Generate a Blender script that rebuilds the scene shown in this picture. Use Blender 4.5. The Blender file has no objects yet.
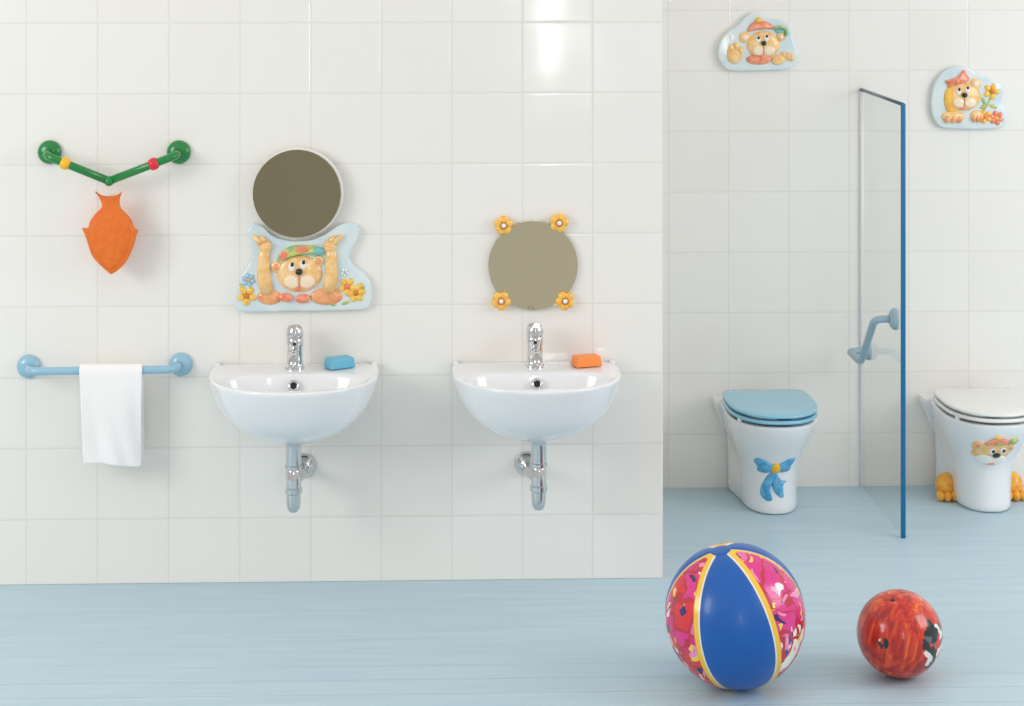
import bpy, bmesh, math, random
from mathutils import Vector, Matrix
from mathutils.bvhtree import BVHTree
from mathutils.geometry import tessellate_polygon
random.seed(4)
PI = math.pi
scene = bpy.context.scene
COL = scene.collection

# ------------------------------------------------------------------ camera (metres; near wall is y=0, bay wall is y=BAY)
F = 2044.0; D0 = 5.8; CZ = 1.86; BAY = 0.93; YH = -75.0; VPX = 410.0
YAW = math.radians(1.9)
SX = VPX + F * math.tan(YAW)            # principal column
def at(px, py, y):
    """point on the plane Y=y seen at pixel px,py"""
    a, b = (px - SX) / F, -(py - YH) / F
    dx = a * math.cos(YAW) + math.sin(YAW)
    dy = -a * math.sin(YAW) + math.cos(YAW)
    t = (y + D0) / dy
    return Vector((dx * t, y, CZ + b * t))
cam_d = bpy.data.cameras.new('camera'); cam = bpy.data.objects.new('camera', cam_d); COL.objects.link(cam)
cam.location = (0, -D0, CZ); cam.rotation_euler = (PI / 2, 0, -YAW)
cam_d.sensor_width = 36; cam_d.lens = F / 1024 * 36
cam_d.shift_x = (512 - SX) / 1024
cam_d.shift_y = (YH - 353) / 1024
cam_d.clip_start = .05
scene.camera = cam

# ------------------------------------------------------------------ materials
def lin(c):
    return tuple((v / 255 / 12.92) if v / 255 <= .04045 else ((v / 255 + .055) / 1.055) ** 2.4 for v in c[:3]) + (1,)
def mat(name, col, rough=.4, metal=0, coat=0, spec=.5, noise=None, nscale=40, sss=0):
    m = bpy.data.materials.new(name); m.use_nodes = True
    nt = m.node_tree; b = nt.nodes['Principled BSDF']
    b.inputs['Base Color'].default_value = lin(col)
    b.inputs['Roughness'].default_value = rough
    b.inputs['Metallic'].default_value = metal
    b.inputs['Coat Weight'].default_value = coat
    b.inputs['Coat Roughness'].default_value = .06
    b.inputs['Specular IOR Level'].default_value = spec
    if noise:
        tc = nt.nodes.new('ShaderNodeTexCoord'); n = nt.nodes.new('ShaderNodeTexNoise')
        n.inputs['Scale'].default_value = nscale; n.inputs['Detail'].default_value = 3
        r = nt.nodes.new('ShaderNodeValToRGB')
        r.color_ramp.elements[0].position = .4; r.color_ramp.elements[1].position = .62
        r.color_ramp.elements[0].color = lin(col); r.color_ramp.elements[1].color = lin(noise)
        nt.links.new(tc.outputs['Object'], n.inputs['Vector']); nt.links.new(n.outputs['Fac'], r.inputs['Fac'])
        nt.links.new(r.outputs['Color'], b.inputs['Base Color'])
    return m
def N(nt, t, **kw):
    n = nt.nodes.new(t)
    for k, v in kw.items():
        if k[0] == '_': setattr(n, k[1:], v)
        else: n.inputs[k.replace('__', ' ')].default_value = v
    return n

def tile_mat(name, offx, offz, bump=.25):
    """glossy white wall tile, 20 cm, x/z object coordinates"""
    m = bpy.data.materials.new(name); m.use_nodes = True; nt = m.node_tree; L = nt.links
    b = nt.nodes['Principled BSDF']
    tc = N(nt, 'ShaderNodeTexCoord'); sp = N(nt, 'ShaderNodeSeparateXYZ'); L.new(tc.outputs['Object'], sp.inputs[0])
    ds = []; cells = []
    for ax, off in (('X', offx), ('Z', offz)):
        a = N(nt, 'ShaderNodeMath', _operation='SUBTRACT'); a.inputs[1].default_value = off; L.new(sp.outputs[ax], a.inputs[0])
        d = N(nt, 'ShaderNodeMath', _operation='DIVIDE'); d.inputs[1].default_value = .2; L.new(a.outputs[0], d.inputs[0])
        fl = N(nt, 'ShaderNodeMath', _operation='FLOOR'); L.new(d.outputs[0], fl.inputs[0]); cells.append(fl)
        f = N(nt, 'ShaderNodeMath', _operation='FRACT'); L.new(d.outputs[0], f.inputs[0])
        c = N(nt, 'ShaderNodeMath', _operation='SUBTRACT'); c.inputs[1].default_value = .5; L.new(f.outputs[0], c.inputs[0])
        ab = N(nt, 'ShaderNodeMath', _operation='ABSOLUTE'); L.new(c.outputs[0], ab.inputs[0])
        e = N(nt, 'ShaderNodeMath', _operation='SUBTRACT'); e.inputs[0].default_value = .5; L.new(ab.outputs[0], e.inputs[1])
        ds.append(e)
    mn = N(nt, 'ShaderNodeMath', _operation='MINIMUM'); L.new(ds[0].outputs[0], mn.inputs[0]); L.new(ds[1].outputs[0], mn.inputs[1])
    gr = N(nt, 'ShaderNodeMapRange', _interpolation_type='SMOOTHSTEP'); gr.inputs['From Min'].default_value = .003; gr.inputs['From Max'].default_value = .014
    L.new(mn.outputs[0], gr.inputs['Value'])
    cx = N(nt, 'ShaderNodeCombineXYZ'); L.new(cells[0].outputs[0], cx.inputs[0]); L.new(cells[1].outputs[0], cx.inputs[1])
    wn = N(nt, 'ShaderNodeTexWhiteNoise', _noise_dimensions='2D'); L.new(cx.outputs[0], wn.inputs['Vector'])
    tone = N(nt, 'ShaderNodeMix', _data_type='RGBA'); tone.inputs[6].default_value = lin((240, 236, 229)); tone.inputs[7].default_value = lin((242, 239, 233))
    L.new(wn.outputs['Value'], tone.inputs['Factor'])
    mx = N(nt, 'ShaderNodeMix', _data_type='RGBA'); mx.inputs[6].default_value = lin((226, 223, 215))
    L.new(gr.outputs[0], mx.inputs['Factor']); L.new(tone.outputs[2], mx.inputs[7]); L.new(mx.outputs[2], b.inputs['Base Color'])
    rr = N(nt, 'ShaderNodeMapRange'); rr.inputs['To Min'].default_value = .6; rr.inputs['To Max'].default_value = .09
    L.new(gr.outputs[0], rr.inputs['Value']); L.new(rr.outputs[0], b.inputs['Roughness'])
    pil = N(nt, 'ShaderNodeMapRange', _interpolation_type='SMOOTHSTEP'); pil.inputs['From Min'].default_value = .0; pil.inputs['From Max'].default_value = .035
    L.new(mn.outputs[0], pil.inputs['Value'])
    nz = N(nt, 'ShaderNodeTexNoise'); nz.inputs['Scale'].default_value = 7; nz.inputs['Detail'].default_value = 0
    L.new(tc.outputs['Object'], nz.inputs['Vector'])
    b1 = N(nt, 'ShaderNodeBump'); b1.inputs['Strength'].default_value = .06; b1.inputs['Distance'].default_value = .02
    L.new(nz.outputs['Fac'], b1.inputs['Height'])
    b2 = N(nt, 'ShaderNodeBump'); b2.inputs['Strength'].default_value = bump; b2.inputs['Distance'].default_value = .002
    L.new(pil.outputs[0], b2.inputs['Height']); L.new(b1.outputs[0], b2.inputs['Normal']); L.new(b2.outputs[0], b.inputs['Normal'])
    return m

def floor_mat():
    m = bpy.data.materials.new('floor_blue'); m.use_nodes = True; nt = m.node_tree; L = nt.links
    b = nt.nodes['Principled BSDF']
    tc = N(nt, 'ShaderNodeTexCoord'); mp = N(nt, 'ShaderNodeMapping'); mp.inputs['Scale'].default_value = (1.0, 14, 1)
    L.new(tc.outputs['Object'], mp.inputs[0])
    n1 = N(nt, 'ShaderNodeTexNoise'); n1.inputs['Scale'].default_value = 2.2; n1.inputs['Detail'].default_value = 6; n1.inputs['Roughness'].default_value = .6
    L.new(mp.outputs[0], n1.inputs['Vector'])
    r = N(nt, 'ShaderNodeValToRGB'); e = r.color_ramp.elements
    e[0].position = .3; e[0].color = lin(FLOOR_A); e[1].position = .7; e[1].color = lin(FLOOR_B)
    L.new(n1.outputs['Fac'], r.inputs['Fac'])
    # thin horizontal joints of the boards
    sp = N(nt, 'ShaderNodeSeparateXYZ'); L.new(tc.outputs['Object'], sp.inputs[0])
    d = N(nt, 'ShaderNodeMath', _operation='DIVIDE'); d.inputs[1].default_value = .095; L.new(sp.outputs['Y'], d.inputs[0])
    f = N(nt, 'ShaderNodeMath', _operation='FRACT'); L.new(d.outputs[0], f.inputs[0])
    g = N(nt, 'ShaderNodeMapRange', _interpolation_type='SMOOTHSTEP'); g.inputs['From Min'].default_value = .0; g.inputs['From Max'].default_value = .045
    L.new(f.outputs[0], g.inputs['Value'])
    # joints only worn into the open foreground boards
    fg = N(nt, 'ShaderNodeMapRange'); fg.inputs['From Min'].default_value = -.2; fg.inputs['From Max'].default_value = -.9
    fg.inputs['To Min'].default_value = 0; fg.inputs['To Max'].default_value = .6
    L.new(sp.outputs['Y'], fg.inputs['Value'])
    iv = N(nt, 'ShaderNodeMath', _operation='SUBTRACT'); iv.inputs[0].default_value = 1; L.new(g.outputs[0], iv.inputs[1])
    mu = N(nt, 'ShaderNodeMath', _operation='MULTIPLY'); L.new(iv.outputs[0], mu.inputs[0]); L.new(fg.outputs[0], mu.inputs[1])
    mx = N(nt, 'ShaderNodeMix', _data_type='RGBA'); L.new(mu.outputs[0], mx.inputs['Factor'])
    L.new(r.outputs['Color'], mx.inputs[6]); mx.inputs[7].default_value = lin((120, 140, 152))
    L.new(mx.outputs[2], b.inputs['Base Color'])
    b.inputs['Roughness'].default_value = .42; b.inputs['Specular IOR Level'].default_value = .35
    return m
FLOOR_A = (178, 202, 214); FLOOR_B = (191, 213, 222)

M = {}
M['ceramic'] = mat('white_ceramic', (240, 241, 242), .12, coat=.4)
M['chrome'] = mat('chrome', (215, 215, 215), .08, 1)
M['dark'] = mat('dark_hole', (25, 24, 22), .5)
M['green'] = mat('green_plastic', (0, 128, 52), .25, coat=.5)
M['red'] = mat('red_plastic', (226, 35, 55), .25, coat=.3)
M['yellow'] = mat('yellow_plastic', (250, 188, 25), .25, coat=.3)
M['grab'] = mat('light_blue_plastic_hazed', (152, 178, 190), .35)  # same light blue plastic as the towel rail, haze painted in as grey
M['sky'] = mat('light_blue_plastic', (150, 192, 213), .25, coat=.4)
M['orange'] = mat('orange_rubber', (236, 118, 30), .55, noise=(230, 108, 26), nscale=60)
M['cord'] = mat('white_cord', (235, 235, 230), .6)
M['soap_b'] = mat('blue_soap', (104, 184, 212), .4)
M['soap_o'] = mat('orange_soap', (254, 146, 68), .4)
M['mirror'] = mat('mirror_painted_reflection', (150, 142, 115), .05, 1)  # brown reflection of the unseen room painted into the mirror colour
M['mirror2'] = mat('mirror_painted_reflection_pale', (202, 195, 166), .05, 1)  # same painted room reflection, brighter for the right mirror
M['rim'] = mat('white_mirror_backing', (236, 234, 226), .3)
M['blue_lid'] = mat('blue_seat_plastic', (140, 200, 224), .2, coat=.4)
M['white_lid'] = mat('white_seat_plastic', (236, 236, 232), .2, coat=.4)
M['plaque'] = mat('pale_blue_glaze', (222, 232, 232), .15, coat=.5, noise=(206, 224, 229), nscale=14)
M['fur'] = mat('glazed_fur', (250, 214, 152), .2, coat=.4, noise=(244, 190, 118), nscale=45)
M['cream'] = mat('cream_glaze', (250, 226, 196), .2, coat=.4)
M['blackg'] = mat('black_glaze', (24, 18, 16), .15, coat=.4)
M['whiteg'] = mat('white_glaze', (248, 246, 240), .15, coat=.4)
M['coral'] = mat('coral_glaze', (240, 128, 98), .2, coat=.4, noise=(246, 168, 130), nscale=70)
M['shirt'] = mat('apricot_glaze', (244, 178, 122), .2, coat=.4, noise=(238, 150, 100), nscale=60)
M['greeng'] = mat('green_glaze', (142, 186, 120), .2, coat=.4, noise=(214, 204, 110), nscale=60)
M['teal'] = mat('teal_glaze', (122, 190, 186), .2, coat=.4)
M['petal'] = mat('yellow_petal_glaze', (250, 208, 92), .2, coat=.4, noise=(245, 184, 66), nscale=80)
M['petal_o'] = mat('orange_petal_glaze', (252, 204, 88), .2, coat=.4, noise=(248, 180, 72), nscale=80)
M['petal_b'] = mat('blue_petal_glaze', (160, 200, 226), .2, coat=.4)
M['brown'] = mat('brown_glaze', (206, 128, 40), .25, coat=.3)
M['paw'] = mat('orange_paw_glaze', (250, 184, 62), .25, coat=.4, noise=(240, 158, 44), nscale=50)
M['bow'] = mat('blue_bow_glaze', (62, 160, 210), .2, coat=.5, noise=(110, 186, 226), nscale=50)
M['edge'] = mat('blue_glass_trim', (0, 104, 152), .35)
M['edge_top'] = mat('steel_glass_trim', (62, 88, 104), .3, metal=.3)

# towel
m = M['towel'] = mat('white_terry', (250, 247, 246), .95, spec=.1); nt = m.node_tree; b = nt.nodes['Principled BSDF']
tc = N(nt, 'ShaderNodeTexCoord'); mp = N(nt, 'ShaderNodeMapping'); mp.inputs['Scale'].default_value = (1, 1, .35)
wv = N(nt, 'ShaderNodeTexWave', _wave_type='BANDS', _bands_direction='X'); wv.inputs['Scale'].default_value = 42; wv.inputs['Distortion'].default_value = 1.5
nz = N(nt, 'ShaderNodeTexNoise'); nz.inputs['Scale'].default_value = 420
ad = N(nt, 'ShaderNodeMath', _operation='ADD'); bp = N(nt, 'ShaderNodeBump'); bp.inputs['Strength'].default_value = .25; bp.inputs['Distance'].default_value = .002
nt.links.new(tc.outputs['Object'], mp.inputs[0]); nt.links.new(mp.outputs[0], wv.inputs['Vector']); nt.links.new(tc.outputs['Object'], nz.inputs['Vector'])
nt.links.new(wv.outputs['Fac'], ad.inputs[0]); nt.links.new(nz.outputs['Fac'], ad.inputs[1]); nt.links.new(ad.outputs[0], bp.inputs['Height']); nt.links.new(bp.outputs[0], b.inputs['Normal'])

# clear glass sheet
m = M['glass'] = bpy.data.materials.new('clear_glass'); m.use_nodes = True; nt = m.node_tree
nt.nodes.remove(nt.nodes['Principled BSDF']); out = nt.nodes['Material Output']
tr = N(nt, 'ShaderNodeBsdfTransparent'); tr.inputs[0].default_value = (.955, .965, .96, 1)
gl = N(nt, 'ShaderNodeBsdfGlossy'); gl.inputs['Roughness'].default_value = .02
fr = N(nt, 'ShaderNodeFresnel'); fr.inputs['IOR'].default_value = 1.45
mx = N(nt, 'ShaderNodeMixShader'); ge = N(nt, 'ShaderNodeNewGeometry'); ib = N(nt, 'ShaderNodeMath', _operation='SUBTRACT'); ib.inputs[0].default_value = 1; nt.links.new(ge.outputs['Backfacing'], ib.inputs[1])
fm = N(nt, 'ShaderNodeMath', _operation='MULTIPLY'); nt.links.new(fr.outputs[0], fm.inputs[0]); nt.links.new(ib.outputs[0], fm.inputs[1]); nt.links.new(fm.outputs[0], mx.inputs[0]); nt.links.new(tr.outputs[0], mx.inputs[1]); nt.links.new(gl.outputs[0], mx.inputs[2]); nt.links.new(mx.outputs[0], out.inputs[0])

# ------------------------------------------------------------------ mesh helpers
def link(name, bm, m, parent=None, smooth=True, loc=None, sub=0, auto=None):
    me = bpy.data.meshes.new(name)
    bmesh.ops.recalc_face_normals(bm, faces=bm.faces[:]); bm.to_mesh(me); bm.free()
    o = bpy.data.objects.new(name, me); COL.objects.link(o)
    me.materials.append(m)
    if smooth:
        for p in me.polygons: p.use_smooth = True
    if loc is not None: o.location = loc
    if parent: o.parent = parent
    if sub:
        s = o.modifiers.new('sub', 'SUBSURF'); s.levels = sub; s.render_levels = sub
    if auto:
        try: me.set_sharp_from_angle(angle=math.radians(auto))
        except Exception: pass
    return o
def empty(name, loc, label, cat, group=None):
    o = bpy.data.objects.new(name, None); COL.objects.link(o); o.location = loc; o.empty_display_size = .05
    o['label'] = label; o['category'] = cat
    if group: o['group'] = group
    return o
def tag(o, label, cat, group=None):
    o['label'] = label; o['category'] = cat
    if group: o['group'] = group
    return o
def box(bm, x0, x1, y0, y1, z0, z1, bevel=0, seg=2):
    g = bmesh.ops.create_cube(bm, size=1)
    vs = g['verts']
    for v in vs:
        v.co = Vector((x0 if v.co.x < 0 else x1, y0 if v.co.y < 0 else y1, z0 if v.co.z < 0 else z1))
    if bevel:
        es = list({e for v in vs for e in v.link_edges})
        bmesh.ops.bevel(bm, geom=es, offset=bevel, segments=seg, affect='EDGES', profile=.5)
def lathe(bm, prof, origin, axis, seg=32):
    """prof: (radius, height along axis)"""
    ax = Vector(axis).normalized(); up = Vector((0, 0, 1)) if abs(ax.z) < .9 else Vector((1, 0, 0))
    u = ax.cross(up).normalized(); w = ax.cross(u); O = Vector(origin); rings = []
    for r, h in prof:
        if r < 1e-6: rings.append([bm.verts.new(O + ax * h)])
        else: rings.append([bm.verts.new(O + ax * h + (u * math.cos(2 * PI * k / seg) + w * math.sin(2 * PI * k / seg)) * r) for k in range(seg)])
    for A, B in zip(rings, rings[1:]):
        for k in range(seg):
            k2 = (k + 1) % seg
            if len(A) == 1 and len(B) == 1: continue
            if len(A) == 1: bm.faces.new((A[0], B[k], B[k2]))
            elif len(B) == 1: bm.faces.new((A[k], A[k2], B[0]))
            else: bm.faces.new((A[k], A[k2], B[k2], B[k]))
def fillet(pts, r, n=8):
    pts = [Vector(p) for p in pts]; out = [pts[0]]
    for i in range(1, len(pts) - 1):
        p, a, c = pts[i], pts[i - 1], pts[i + 1]
        d1 = (a - p); d2 = (c - p); rr = min(r, d1.length * .49, d2.length * .49)
        s = p + d1.normalized() * rr; e = p + d2.normalized() * rr
        for k in range(n + 1):
            t = k / n; out.append(s * (1 - t) ** 2 + p * 2 * t * (1 - t) + e * t * t)
    out.append(pts[-1]); return out
def tube(bm, pts, r, seg=14, caps=True, flat=None):
    pts = [Vector(p) for p in pts]; n = len(pts)
    rad = r if isinstance(r, (list, tuple)) else [r] * n
    T = [(pts[min(i + 1, n - 1)] - pts[max(i - 1, 0)]).normalized() for i in range(n)]
    ref = Vector((0, 1, 0)) if abs(T[0].y) < .9 else Vector((0, 0, 1))
    u = (ref - T[0] * ref.dot(T[0])).normalized(); rings = []
    for i in range(n):
        u = (u - T[i] * u.dot(T[i])).normalized(); w = T[i].cross(u)
        ru = rad[i] * (flat or 1)
        rings.append([bm.verts.new(pts[i] + u * ru * math.cos(2 * PI * k / seg) + w * rad[i] * math.sin(2 * PI * k / seg)) for k in range(seg)])
    for A, B in zip(rings, rings[1:]):
        for k in range(seg): bm.faces.new((A[k], A[(k + 1) % seg], B[(k + 1) % seg], B[k]))
    if caps: bm.faces.new(rings[0][::-1]); bm.faces.new(rings[-1])
def ball(bm, c, r, sx=1, sy=1, sz=1, seg=20):
    g = bmesh.ops.create_uvsphere(bm, u_segments=seg, v_segments=seg // 2 + 2, radius=r)
    for v in g['verts']: v.co = Vector((v.co.x * sx, v.co.y * sy, v.co.z * sz)) + Vector(c)
def crom(pts, n=5):
    """closed catmull-rom"""
    out = []; L = len(pts)
    for i in range(L):
        p0, p1, p2, p3 = (Vector(pts[(i + j - 1) % L]) for j in range(4))
        for k in range(n):
            t = k / n
            out.append(.5 * ((2 * p1) + (p2 - p0) * t + (2 * p0 - 5 * p1 + 4 * p2 - p3) * t * t + (3 * p1 - p0 - 3 * p2 + p3) * t ** 3))
    return out
def inset(pts, d):
    L = len(pts); area = sum(pts[i].x * pts[(i + 1) % L].y - pts[(i + 1) % L].x * pts[i].y for i in range(L))
    s = 1 if area > 0 else -1; out = []
    for i in range(L):
        t = (pts[(i + 1) % L] - pts[i - 1]); t = Vector((t.x, t.y)).normalized() if t.length else Vector((1, 0))
        out.append(Vector((pts[i].x - t.y * d * s, pts[i].y + t.x * d * s)))
    return out
def slab(bm, outline, y_back, thick, bev=.004, steps=4):
    """outline: 2-D (x,z) points; a plate whose front faces -Y with a rounded edge"""
    rings = []
    def ring(pl, y): rings.append([bm.verts.new((p.x, y, p.y)) for p in pl])
    ring(outline, y_back); 
    for k in range(steps + 1):
        a = PI / 2 * k / steps
        ring(inset(outline, bev * (1 - math.cos(a))), y_back - thick + bev * (1 - math.sin(a)))
    n = len(outline)
    for A, B in zip(rings, rings[1:]):
        for k in range(n): bm.faces.new((A[k], A[(k + 1) % n], B[(k + 1) % n], B[k]))
    for R in (rings[0], rings[-1]):
        for tri in tessellate_polygon([[Vector((v.co.x, v.co.z, 0)) for v in R]]):
            try: bm.faces.new([R[i] for i in tri])
            except ValueError: pass
class Relief:
    """raised glazed shapes given in drawing units (u right, v down) on a surface facing -Y"""
    def __init__(s, parent, u0, v0, k, surf=0.0, drape=None):
        s.p, s.u0, s.v0, s.k, s.surf, s.drape = parent, u0, v0, k, surf, drape
    def xz(s, u, v): return Vector(((u - s.u0) * s.k, -(v - s.v0) * s.k))
    def base(s, x, z): return s.drape(x, z) if s.drape else s.surf
    def dome(s, name, pts, h, m, parent=None, smooth_pts=5, lift=0, bm=None, rings=5):
        pl = [s.xz(*p) for p in pts]
        if smooth_pts: pl = crom(pl, smooth_pts)
        own = bm is None
        if own: bm = bmesh.new()
        c = sum(pl, Vector((0, 0))) / len(pl); R = []
        for k in range(rings + 1):
            a = PI / 2 * k / rings; q = math.cos(a)
            hh = lift + h * math.sin(a)
            if k == rings: R.append([bm.verts.new((c.x, s.base(c.x, c.y) - hh, c.y))]); break
            ring = []
            for p in pl:
                w = c + (p - c) * q
                ring.append(bm.verts.new((w.x, s.base(w.x, w.y) - hh, w.y)))
            R.append(ring)
        n = len(pl)
        under = [bm.verts.new((v.co.x, v.co.y + .003 + lift, v.co.z)) for v in R[0]]
        R.insert(0, under)
        for A, B in zip(R, R[1:]):
            for k in range(n):
                if len(B) == 1: bm.faces.new((A[k], A[(k + 1) % n], B[0]))
                else: bm.faces.new((A[k], A[(k + 1) % n], B[(k + 1) % n], B[k]))
        if own: return link(name, bm, m, parent or s.p)
    def oval(s, name, u, v, ru, rv, h, m, rot=0, parent=None, lift=0, bm=None):
        pts = []
        for k in range(20):
            a = 2 * PI * k / 20; x, y = ru * math.cos(a), rv * math.sin(a); c, d = math.cos(rot), math.sin(rot)
            pts.append((u + x * c - y * d, v + x * d + y * c))
        return s.dome(name, pts, h, m, parent, 0, lift, bm)
    def flower(s, name, u, v, r, n, m, mc, h=.006, rot=.3, cr=.3):
        bm = bmesh.new()
        for k in range(n):
            a = rot + 2 * PI * k / n
            s.oval('', u + r * .62 * math.cos(a), v + r * .62 * math.sin(a), r * .42, r * .34, h, m, a, bm=bm)
        o = link(name, bm, m, s.p)
        s.oval('flower_centre', u, v, r * cr, r * cr, h * 1.5, mc, parent=o)
        return o

# ------------------------------------------------------------------ setting
def struct(name, bm, m, **kw):
    o = link(name, bm, m, smooth=False, **kw); o['kind'] = 'structure'; return o
END = at(663, 300, 0).x                                   # free end of the near wall
bm = bmesh.new(); box(bm, -3.2, END, 0, BAY, 0, 3.0, .002, 1)
p0 = at(98.6, 164, 0)
TX = at(452, 300, 0).x; TZ = at(330, 164, 0).z
wall = struct('wall_left', bm, tile_mat('wall_tile', TX % .2, TZ % .2))
bm = bmesh.new(); box(bm, END, 5.2, BAY, BAY + .12, 0, 3.0)
q = at(728.6, 192, BAY)
struct('wall_back', bm, tile_mat('bay_wall_tile', q.x % .2, q.z % .2, .2))
bm = bmesh.new(); box(bm, -3.2, 5.2, -3.6, BAY + .12, -.12, 0)
struct('floor', bm, floor_mat())

# ------------------------------------------------------------------ round end flange shared by the rails
def flange(name, c, axis, r, m, parent):
    bm = bmesh.new()
    lathe(bm, [(0, 0), (r * .96, 0), (r, .004), (r * .97, .010), (r * .8, .017), (r * .5, .022), (0, .024)], c, axis, 36)
    return link(name, bm, m, parent)

# green V rail -------------------------------------------------------
a = at(50, 152, 0); b_ = at(179, 152, 0); OUT = .075
root = empty('coat_rail', ((a + b_) / 2), 'green V-shaped wall rail with one yellow and one red bead', 'rail')
O = root.location
A, B = a - O, b_ - O
mid = at(109, 181, -OUT) - O
for c in (A, B): flange('flange', c, (0, -1, 0), .034, M['green'], root)
for s, c, bead, bn, t in ((-1, A, M['yellow'], 'yellow bead', .22), (1, B, M['red'], 'red bead', .36)):
    e = c + Vector((0, -OUT, 0)); 
    e.z = c.z - .001
    pts = fillet([c + Vector((0, -.01, 0)), e, mid], .035)
    bm = bmesh.new(); tube(bm, pts, .0115, 16); link('tube', bm, M['green'], root)
    tgt = at(65, 164, -OUT) - O if s < 0 else at(154, 165, -OUT) - O
    d = (mid - e).normalized(); pb = e + d * (tgt - e).dot(d)
    bm = bmesh.new(); lathe(bm, [(.0115, -.013), (.0150, -.011), (.0172, -.005), (.0178, 0), (.0172, .005), (.0150, .011), (.0115, .013)], pb, d, 24)
    o = link('bead', bm, bead, root); o['label'] = bn
bm = bmesh.new(); ball(bm, mid, .0145); link('elbow', bm, M['green'], root)

# orange fish hanging from it
fy = -OUT
fc = at(110, 232, fy)
root = empty('hanging_fish', fc, 'orange fish-shaped mitt hanging tail up from the green rail', 'bath mitt')
def fx(px, py): p = at(px, py, fy) - fc; return Vector((p.x, p.z))
fish = [(95.5, 191.5), (101, 195.5), (109.5, 196.5), (117, 195), (122, 191.5), (119.5, 199), (120, 207), (124, 212), (131, 220), (134, 228), (138.5, 230.5), (136, 236), (133.5, 246), (126, 262), (118, 270), (111.5, 274), (103, 267), (93, 256), (88.5, 244), (86, 236), (82.5, 228), (88, 228), (91, 220), (97, 212), (102, 207), (101, 200)]
pts = []
L_ = len(fish); sharp = {0, 4, 10, 20, 15}
P = [fx(*p) for p in fish]
for i in range(L_):
    p0_, p1, p2, p3 = P[i - 1], P[i], P[(i + 1) % L_], P[(i + 2) % L_]
    m1 = Vector((0, 0)) if i in sharp else (p2 - p0_) / 2
    m2 = Vector((0, 0)) if (i + 1) % L_ in sharp else (p3 - p1) / 2
    for k in range(4):
        t = k / 4
        pts.append(p1 * (2 * t ** 3 - 3 * t * t + 1) + m1 * (t ** 3 - 2 * t * t + t) + p2 * (-2 * t ** 3 + 3 * t * t) + m2 * (t ** 3 - t * t))
bm = bmesh.new(); slab(bm, pts, .009, .018, .0009, 2); link('fish_body', bm, M['orange'], root, auto=50)
R = Relief(root, 110, 236, 1 / 357.0, -.009)
bel = [(110, 208), (122, 215), (130, 228), (129, 243), (121, 260), (111, 269), (101, 260), (91.5, 244), (90, 228), (98.5, 216)]
zc = fx(110, 236)
R.u0, R.v0 = 110, 232
R.dome('raised_belly', bel, .004, M['orange'])
bm = bmesh.new()
top = fx(112, 197); hk = at(111, 181, fy) - fc
tube(bm, [(top.x - .003, 0, top.y - .004), (top.x - .005, -.001, top.y + .02), (hk.x - .009, 0, hk.z + .006), (hk.x, 0, hk.z + .0175), (hk.x + .009, 0, hk.z + .006), (top.x + .006, .001, top.y + .02), (top.x + .003, 0, top.y - .004)], .0016, 8)
link('hanging_loop', bm, M['cord'], root)

# light blue towel rail -----------------------------------------------
a = at(29, 366, 0); b_ = at(181, 364, 0)
root = empty('towel_rail', (a + b_) / 2, 'light blue towel rail with round wall flanges on the left wall', 'towel rail')
O = root.location; A, B = a - O, b_ - O
for c in (A, B): flange('flange', c, (0, -1, 0), .0335, M['sky'], root)
OT = .07
bm = bmesh.new()
tube(bm, fillet([A + Vector((0, -.01, 0)), A + Vector((.012, -OT, .0)), B + Vector((-.012, -OT, .0)), B + Vector((0, -.01, 0))], .03), .0115, 16)
link('bar', bm, M['sky'], root)
# towel
ty = -OT
t0 = at(80, 361, ty); t1 = at(143, 360, ty); zb = at(110, 465, ty - .02).z
cz = (A + O).z; barz = cz
bm = bmesh.new(); nx, verts = 30, []
prof = []
rb = .0150
for k in range(22): prof.append((rb, -(k / 21.0), 0))       # marker; rebuilt below
def towel_profile(n_down=22):
    pr = []
    back_z = zb + .01
    for k in range(n_down): pr.append((+1, back_z + (barz - back_z) * k / n_down))
    for k in range(9):
        an = PI * k / 8; pr.append((math.cos(an), barz + rb * math.sin(an)))
    for k in range(1, n_down + 1): pr.append((-1, barz + (zb - barz) * k / n_down))
    return pr
pr = towel_profile()
grid = []
for (sy, z) in pr:
    row = []
    for i in range(nx + 1):
        u = i / nx
        fall = max(0, min(1, (barz - z) / .25))
        x = t0.x + (t1.x - t0.x) * u
        x += fall * (.012 * (1 - u) - .002 * u)* (1 if sy < 0 else .2)
        wob = fall * (.007 * math.sin(u * 7 + .6) + .003 * math.sin(u * 17 + z * 22))
        y = ty - rb * (-sy if sy < 0 else -sy) * 1.0
        y = ty + rb * sy + wob * (1 if sy < 0 else .6) + (-.006 * fall if sy < 0 else .004 * fall)
        zz = z + (.004 * math.sin(u * 5) * fall) - (.003 * u * fall)
        row.append(bm.verts.new((x - t0.x, y - ty, zz - barz)))
    grid.append(row)
for A_, B__ in zip(grid, grid[1:]):
    for i in range(nx): bm.faces.new((A_[i], A_[i + 1], B__[i + 1], B__[i]))
tw = link('towel', bm, M['towel'], loc=(t0.x, ty, barz))
so = tw.modifiers.new('s', 'SOLIDIFY'); so.thickness = .006; so.offset = 0.6
sb = tw.modifiers.new('b', 'SUBSURF'); sb.levels = 1; sb.render_levels = 1
tag(tw, 'white ribbed terry hand towel folded over the light blue rail', 'towel')

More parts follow.
